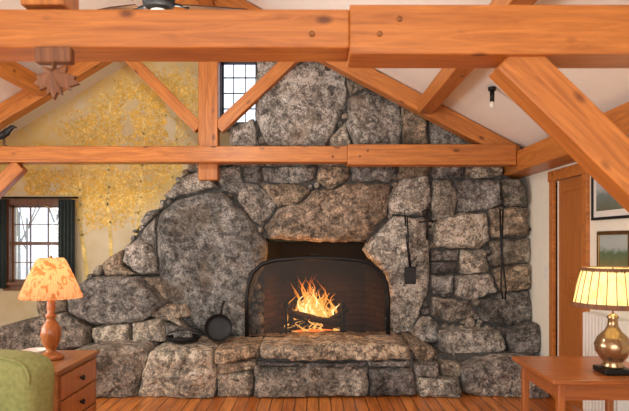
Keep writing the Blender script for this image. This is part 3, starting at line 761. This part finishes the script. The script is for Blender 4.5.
# ---------------------------------------------------------------- furniture
e=empty('end_table'); tx0,tx1,ty0,ty1=1.36,2.07,3.42,4.14
box('top',tx0,tx1,ty0,ty1,.672,.70,M_table,.008,e)
box('apron_f',tx0+.06,tx1-.06,ty0+.06,ty0+.08,.57,.672,M_table,parent=e); box('apron_b',tx0+.06,tx1-.06,ty1-.08,ty1-.06,.57,.672,M_table,parent=e)
box('apron_l',tx0+.06,tx0+.08,ty0+.06,ty1-.06,.57,.672,M_table,parent=e); box('apron_r',tx1-.08,tx1-.06,ty0+.06,ty1-.06,.57,.672,M_table,parent=e)
box('shelf',tx0+.08,tx1-.08,ty0+.08,ty1-.08,.16,.18,M_table,parent=e)
k=0
for x in (tx0+.07,tx1-.07):
    for y in (ty0+.07,ty1-.07):
        k+=1; beam('leg_%d'%k,(x,y,.0),(x,y,.672),.045,.045,M_table,parent=e)
e=empty('side_table'); cx0,cx1,cy0,cy1=-2.25,-1.68,3.92,4.62
box('top',cx0-.02,cx1+.02,cy0-.02,cy1+.02,.622,.65,M_chest,.006,e)
box('carcass',cx0,cx1,cy0,cy1,.08,.622,M_chest,.003,e)
for i in range(3):
    z0=.10+i*.172
    box('drawer_%d'%(i+1),cx1-.002,cx1+.014,cy0+.035,cy1-.035,z0,z0+.155,M_turned,.005,e)
    o=lathe('knob_%d'%(i+1),[(0,0),(.008,0),(.008,.012),(.02,.02),(.02,.03),(0,.036)],M_black,16,e,(cx1+.012,(cy0+cy1)/2,z0+.078)); o.rotation_euler=(0,math.pi/2,0)
k=0
for x in (cx0+.03,cx1-.03):
    for y in (cy0+.03,cy1-.03):
        k+=1; box('foot_%d'%k,x-.025,x+.025,y-.025,y+.025,0,.08,M_chest,parent=e)
lathe('white_dish',[(0,0),(.045,0),(.05,.012),(.085,.045),(.088,.045),(.055,.0),(.0,-.0)],M_white,32,loc=(-2.05,4.40,.652))
# armchair, turned towards the room
M_green=simple('green_upholstery',(.25,.26,.09),.9,noise_amt=.18,nscale=40,bump=.2)
e=empty('armchair',(-1.90,2.96,0)); e.rotation_euler=(0,0,math.radians(166))
def cush(nm,x0,x1,y0,y1,z0,z1,bv):
    o=box(nm,x0,x1,y0,y1,z0,z1,M_green,bv,e,6); return o
cush('seat_base',-.36,.36,-.30,.42,.16,.36,.05); cush('seat_cushion',-.27,.27,-.22,.44,.34,.48,.06)
cush('arm_l',-.42,-.26,-.28,.42,.20,.62,.07); cush('arm_r',.26,.42,-.28,.42,.20,.62,.07)
v=[];f=[];n=24
outl=[(-.40,.2)]
for i in range(n+1):
    a=math.pi-math.pi*i/n; outl.append((.40*math.copysign(abs(math.cos(a))**.4,math.cos(a)),.76+.135*abs(math.sin(a))**.7))
outl.append((.40,.2)); m_=len(outl)
for k,(yy,sc_) in enumerate([(-.40,.93),(-.385,.98),(-.35,1),(-.24,1),(-.20,.97),(-.185,.9)]):
    for x,z in outl: v.append((x*sc_,yy-.06*(z-.2),.55+(z-.55)*sc_))
for k in range(5):
    for i in range(m_): j=(i+1)%m_; f.append((k*m_+i,k*m_+j,(k+1)*m_+j,(k+1)*m_+i))
f.append(tuple(range(m_-1,-1,-1))); f.append(tuple(range(5*m_,6*m_)))
mobj('back',v,f,M_green,True,e)
tube('piping',[(x*.975,-.19-.06*(z-.2),.55+(z-.55)*.975) for x,z in outl[1:-1]],.007,M_green,8,e)
for i,bx in enumerate((-.2,0,.2)):
    for j,bz in enumerate((.62,.76)):
        o=lathe('button_%d_%d'%(i,j),[(0,.012),(.012,.009),(.016,0)],M_green,12,e,(bx,-.185-.06*(bz-.2),bz)); o.rotation_euler=(-math.pi/2,0,0)
k=0
for x in(-.34,.34):
    for y in(-.3,.36):
        k+=1; tube('leg_%d'%k,[(x,y,0),(x,y,.18)],[.016,.026],M_chest,12,e)

# pictures on the right wall
def paint_mat(nm,sky,mid,gnd):
    m,nt,b=nmat(nm); N=nt.nodes.new; L=nt.links.new
    tc=N('ShaderNodeTexCoord'); sp=N('ShaderNodeSeparateXYZ'); L(tc.outputs['Object'],sp.inputs[0])
    n=N('ShaderNodeTexNoise'); n.inputs['Scale'].default_value=14; n.inputs['Detail'].default_value=5; L(tc.outputs['Object'],n.inputs['Vector'])
    ad=N('ShaderNodeMath'); ad.operation='MULTIPLY_ADD'; ad.inputs[1].default_value=.12; L(n.outputs['Fac'],ad.inputs[0]); L(sp.outputs['Z'],ad.inputs[2])
    mr=N('ShaderNodeMapRange'); mr.inputs['From Min'].default_value=-.08; mr.inputs['From Max'].default_value=.2; L(ad.outputs[0],mr.inputs['Value'])
    r=N('ShaderNodeValToRGB'); e=r.color_ramp.elements; e[0].color=(*gnd,1); e[1].color=(*sky,1); e[1].position=.62; q=e.new(.45); q.color=(*mid,1)
    L(mr.outputs[0],r.inputs['Fac']); L(r.outputs['Color'],b.inputs['Base Color']); b.inputs['Roughness'].default_value=.4; return m
def picture(y0,y1,z0,z1,fm,fw,matw,pm):
    e=empty('framed_picture')
    x0=XR-.03
    box('frame_b',x0,XR-.002,y0,y1,z0,z0+fw,fm,.003,e); box('frame_t',x0,XR-.002,y0,y1,z1-fw,z1,fm,.003,e)
    box('frame_l',x0,XR-.002,y0,y0+fw,z0+fw,z1-fw,fm,.003,e); box('frame_r',x0,XR-.002,y1-fw,y1,z0+fw,z1-fw,fm,.003,e)
    box('mat_board',XR-.016,XR-.004,y0+fw,y1-fw,z0+fw,z1-fw,M_white,0,e)
    g=fw+matw; box('painting',XR-.019,XR-.015,y0+g,y1-g,z0+g,z1-g,pm,0,e)
picture(4.22,4.93,1.66,2.08,M_black,.022,.05,paint_mat('print_mountains',(.45,.5,.54),(.16,.22,.22),(.13,.15,.10)))
picture(4.32,4.83,1.25,1.57,M_knob,.03,.0,paint_mat('painting_landscape',(.42,.5,.5),(.10,.18,.10),(.26,.24,.10)))
e=empty('radiator')
for i in range(11):
    y=4.28+i*.055; box('fin_%d'%i,XR-.13,XR-.03,y,y+.035,.12,.92,M_white,.014,e,4)
box('pipe_top',XR-.1,XR-.06,4.29,4.86,.82,.86,M_white,0,e); box('pipe_bot',XR-.1,XR-.06,4.29,4.86,.18,.22,M_white,0,e)
box('foot_a',XR-.12,XR-.04,4.28,4.315,0,.13,M_white,0,e); box('foot_b',XR-.12,XR-.04,4.83,4.865,0,.13,M_white,0,e)
e=empty('light_switch'); box('plate',XR-.006,XR,5.92,5.99,1.12,1.24,M_white,.003,e); box('toggle',XR-.016,XR-.005,5.95,5.96,1.17,1.19,M_white,0,e)

# ceiling fan
e=empty('ceiling_fan',(RX+.06,4.0,-.05))
M_fan=wood('fan_blade_wood',(.03,.015,.008),(.06,.03,.015),knots=False)
tube('downrod',[(0,0,3.2),(0,0,RZ-.23)],.014,M_black,10,e)
lathe('motor',[(0,3.08),(.05,3.08),(.10,3.11),(.11,3.16),(.09,3.21),(.03,3.24),(0,3.24)],M_iron,32,e)
for i in range(5):
    a=math.radians(12+72*i); c,s_=math.cos(a),math.sin(a)
    def R(x,y,z): return (x*c-y*s_,x*s_+y*c,z)
    v=[R(.16,-.045,3.13),R(.35,-.065,3.125),R(.58,-.07,3.125),R(.62,-.04,3.13),R(.62,.04,3.145),R(.58,.07,3.15),R(.35,.065,3.15),R(.16,.045,3.145)]
    v=[(p[0],p[1],p[2]-.02) for p in v]
    v+=[(p[0],p[1],p[2]+.008) for p in v]
    f=[(0,1,2,3,4,5,6,7),tuple(range(15,7,-1))]+[(k,8+k,8+(k+1)%8,(k+1)%8) for k in range(8)]
    mobj('blade_%d'%i,v,f,M_fan,False,e)
    tube('arm_%d'%i,[R(.08,0,3.13),R(.2,0,3.115)],.012,M_iron,8,e)
lathe('glass_bowl',[(0,3.02),(.04,3.025),(.06,3.04),(.07,3.06),(.05,3.08)],simple('lit_glass',(1,.95,.85),.4,emit=(1,.9,.75),estr=1),32,e)
e=empty('ceiling_light',(1.48,5.0,0)); zc=zr(1.48)-.01
lathe('canopy',[(0,zc-.03),(.03,zc-.03),(.035,zc-.01),(.035,zc+.0)],M_black,24,e)
lathe('socket',[(0,zc-.12),(.018,zc-.12),(.02,zc-.03),(0,zc-.03)],M_black,16,e)
lathe('bulb',[(0,zc-.18),(.016,zc-.175),(.022,zc-.155),(.016,zc-.125),(.012,zc-.12)],simple('frosted_bulb',(.7,.7,.66),.2),20,e)

# maple leaf carving hung from near beam
e=empty('wooden_leaf_ornament')
half=[(0,1.0),(.12,.72),(.3,.82),(.26,.5),(.62,.62),(.58,.46),(.9,.32),(.72,.18),(.78,.02),(.42,-.06),(.48,-.32),(.2,-.24),(.05,-.2),(.03,-.55)]
outl=half+[(-x,z) for x,z in reversed(half[1:])]
cx_,cz_=-1.02,2.15; v=[];
sL=.105
for yy in (2.345,2.365):
    for x,z in outl: v.append((cx_+x*sL*.95,yy+.03*(x*x),cz_-z*sL*.95))
n=len(outl); v.append((cx_,2.325,cz_)); v.append((cx_,2.37,cz_))
f=[(i,(i+1)%n,2*n) for i in range(n)]+[(n+(i+1)%n,n+i,2*n+1) for i in range(n)]+[(i,n+i,n+(i+1)%n,(i+1)%n) for i in range(n)]
mobj('leaf',v,f,M_leaf,False,e)
box('hanger_block',-1.10,-.955,2.345,2.398,2.195,2.26,M_leaf,.01,e)
M_rav=simple('black_feathers',(.012,.012,.015),.45)
e=empty('raven_figurine',(-3.16,6.10,2.475))
tube('body',[(-.11,0,.02),(-.06,0,.055),(-.02,0,.085),(.03,0,.12),(.06,0,.15),(.085,0,.17),(.105,0,.175),(.14,0,.165)],[.008,.02,.038,.040,.028,.026,.015,.002],M_rav,14,e,.8,1)
tube('tail',[(-.06,0,.06),(-.12,0,.02),(-.16,0,-.005)],[.02,.02,.018],M_rav,8,e,1,.25)
for sgn in(-1,1):
    tube('wing_%s'%('l' if sgn<0 else 'r'),[(.03,sgn*.028,.115),(-.03,sgn*.036,.08),(-.11,sgn*.015,.03)],[.015,.026,.003],M_rav,10,e,.35,1)
    tube('leg_%s'%('l' if sgn<0 else 'r'),[(0,sgn*.015,.07),(.005,sgn*.015,.03),(.0,sgn*.015,-.012),(.03,sgn*.015,-.014)],.004,M_rav,6,e)

# ---------------------------------------------------------------- outdoors
M_snow=simple('snowy_ground',(.8,.82,.86),.8,noise_amt=.05)
box('ground',-30,30,7.3,40,-.5,-.3,M_snow)
M_bark=simple('bark',(.26,.25,.22),.9)
def tree(x,y,h,sd):
    rnd=random.Random(sd); A=Acc()
    def br(p,d,L_,r,dep):
        q=p+d*L_; v,f=tubedata([p,p+d*L_*.5,q],[r,r*.8,r*.6],6); A.add(v,f)
        if dep==0:return
        for _ in range(3):
            nd=(d+Vector((rnd.uniform(-.7,.7),rnd.uniform(-.7,.7),rnd.uniform(0,.4)))).normalized()
            br(p.lerp(q,rnd.uniform(.5,1)),nd,L_*.68,r*.55,dep-1)
    br(Vector((x,y,-.4)),Vector((0,0,1)),h*.4,.06,4)
    A.build('bare_tree',[M_bark])
for i,(x,y) in enumerate([(-9.6,19.5),(-11.5,24),(-9.0,21)]): tree(x,y,7,i)

# ---------------------------------------------------------------- lighting
w=bpy.data.worlds.new('World'); S.world=w; w.use_nodes=True
bg=w.node_tree.nodes['Background']; bg.inputs['Color'].default_value=(.93,.96,1,1); bg.inputs['Strength'].default_value=2.0
def area(nm,loc,rot,sx,sy,p,col):
    l=bpy.data.lights.new(nm,'AREA'); l.shape='RECTANGLE'; l.size=sx; l.size_y=sy; l.energy=p; l.color=col
    o=bpy.data.objects.new(nm,l); COL.objects.link(o); o.location=loc; o.rotation_euler=[math.radians(a) for a in rot]
area('added_fill_front',(-1.0,-3.7,1.7),(88,0,0),5,2.6,190,(1,.95,.87))  # added frontal fill behind the camera; the open room end has no window
area('added_fill_left',(-4.1,3.2,1.5),(90,0,-90),3.0,1.4,130,(1,.97,.92))  # added side fill to brighten the right wall; left wall has no window
plight('fire_glow',(-.03,6.42,.90),18,(1,.42,.12),.12)
plight('fan_light',(RX+.06,4.0,2.82),50,(1,.92,.80),.06)

# ---------------------------------------------------------------- camera
c=bpy.data.cameras.new('camera'); co=bpy.data.objects.new('camera',c); COL.objects.link(co); S.camera=co
co.location=(0,0,1.5); co.rotation_euler=(math.radians(90),0,0)
c.sensor_width=36; c.lens=600/629*36; c.shift_y=34.5/629
c.dof.use_dof=True; c.dof.focus_distance=6.2; c.dof.aperture_fstop=4.0
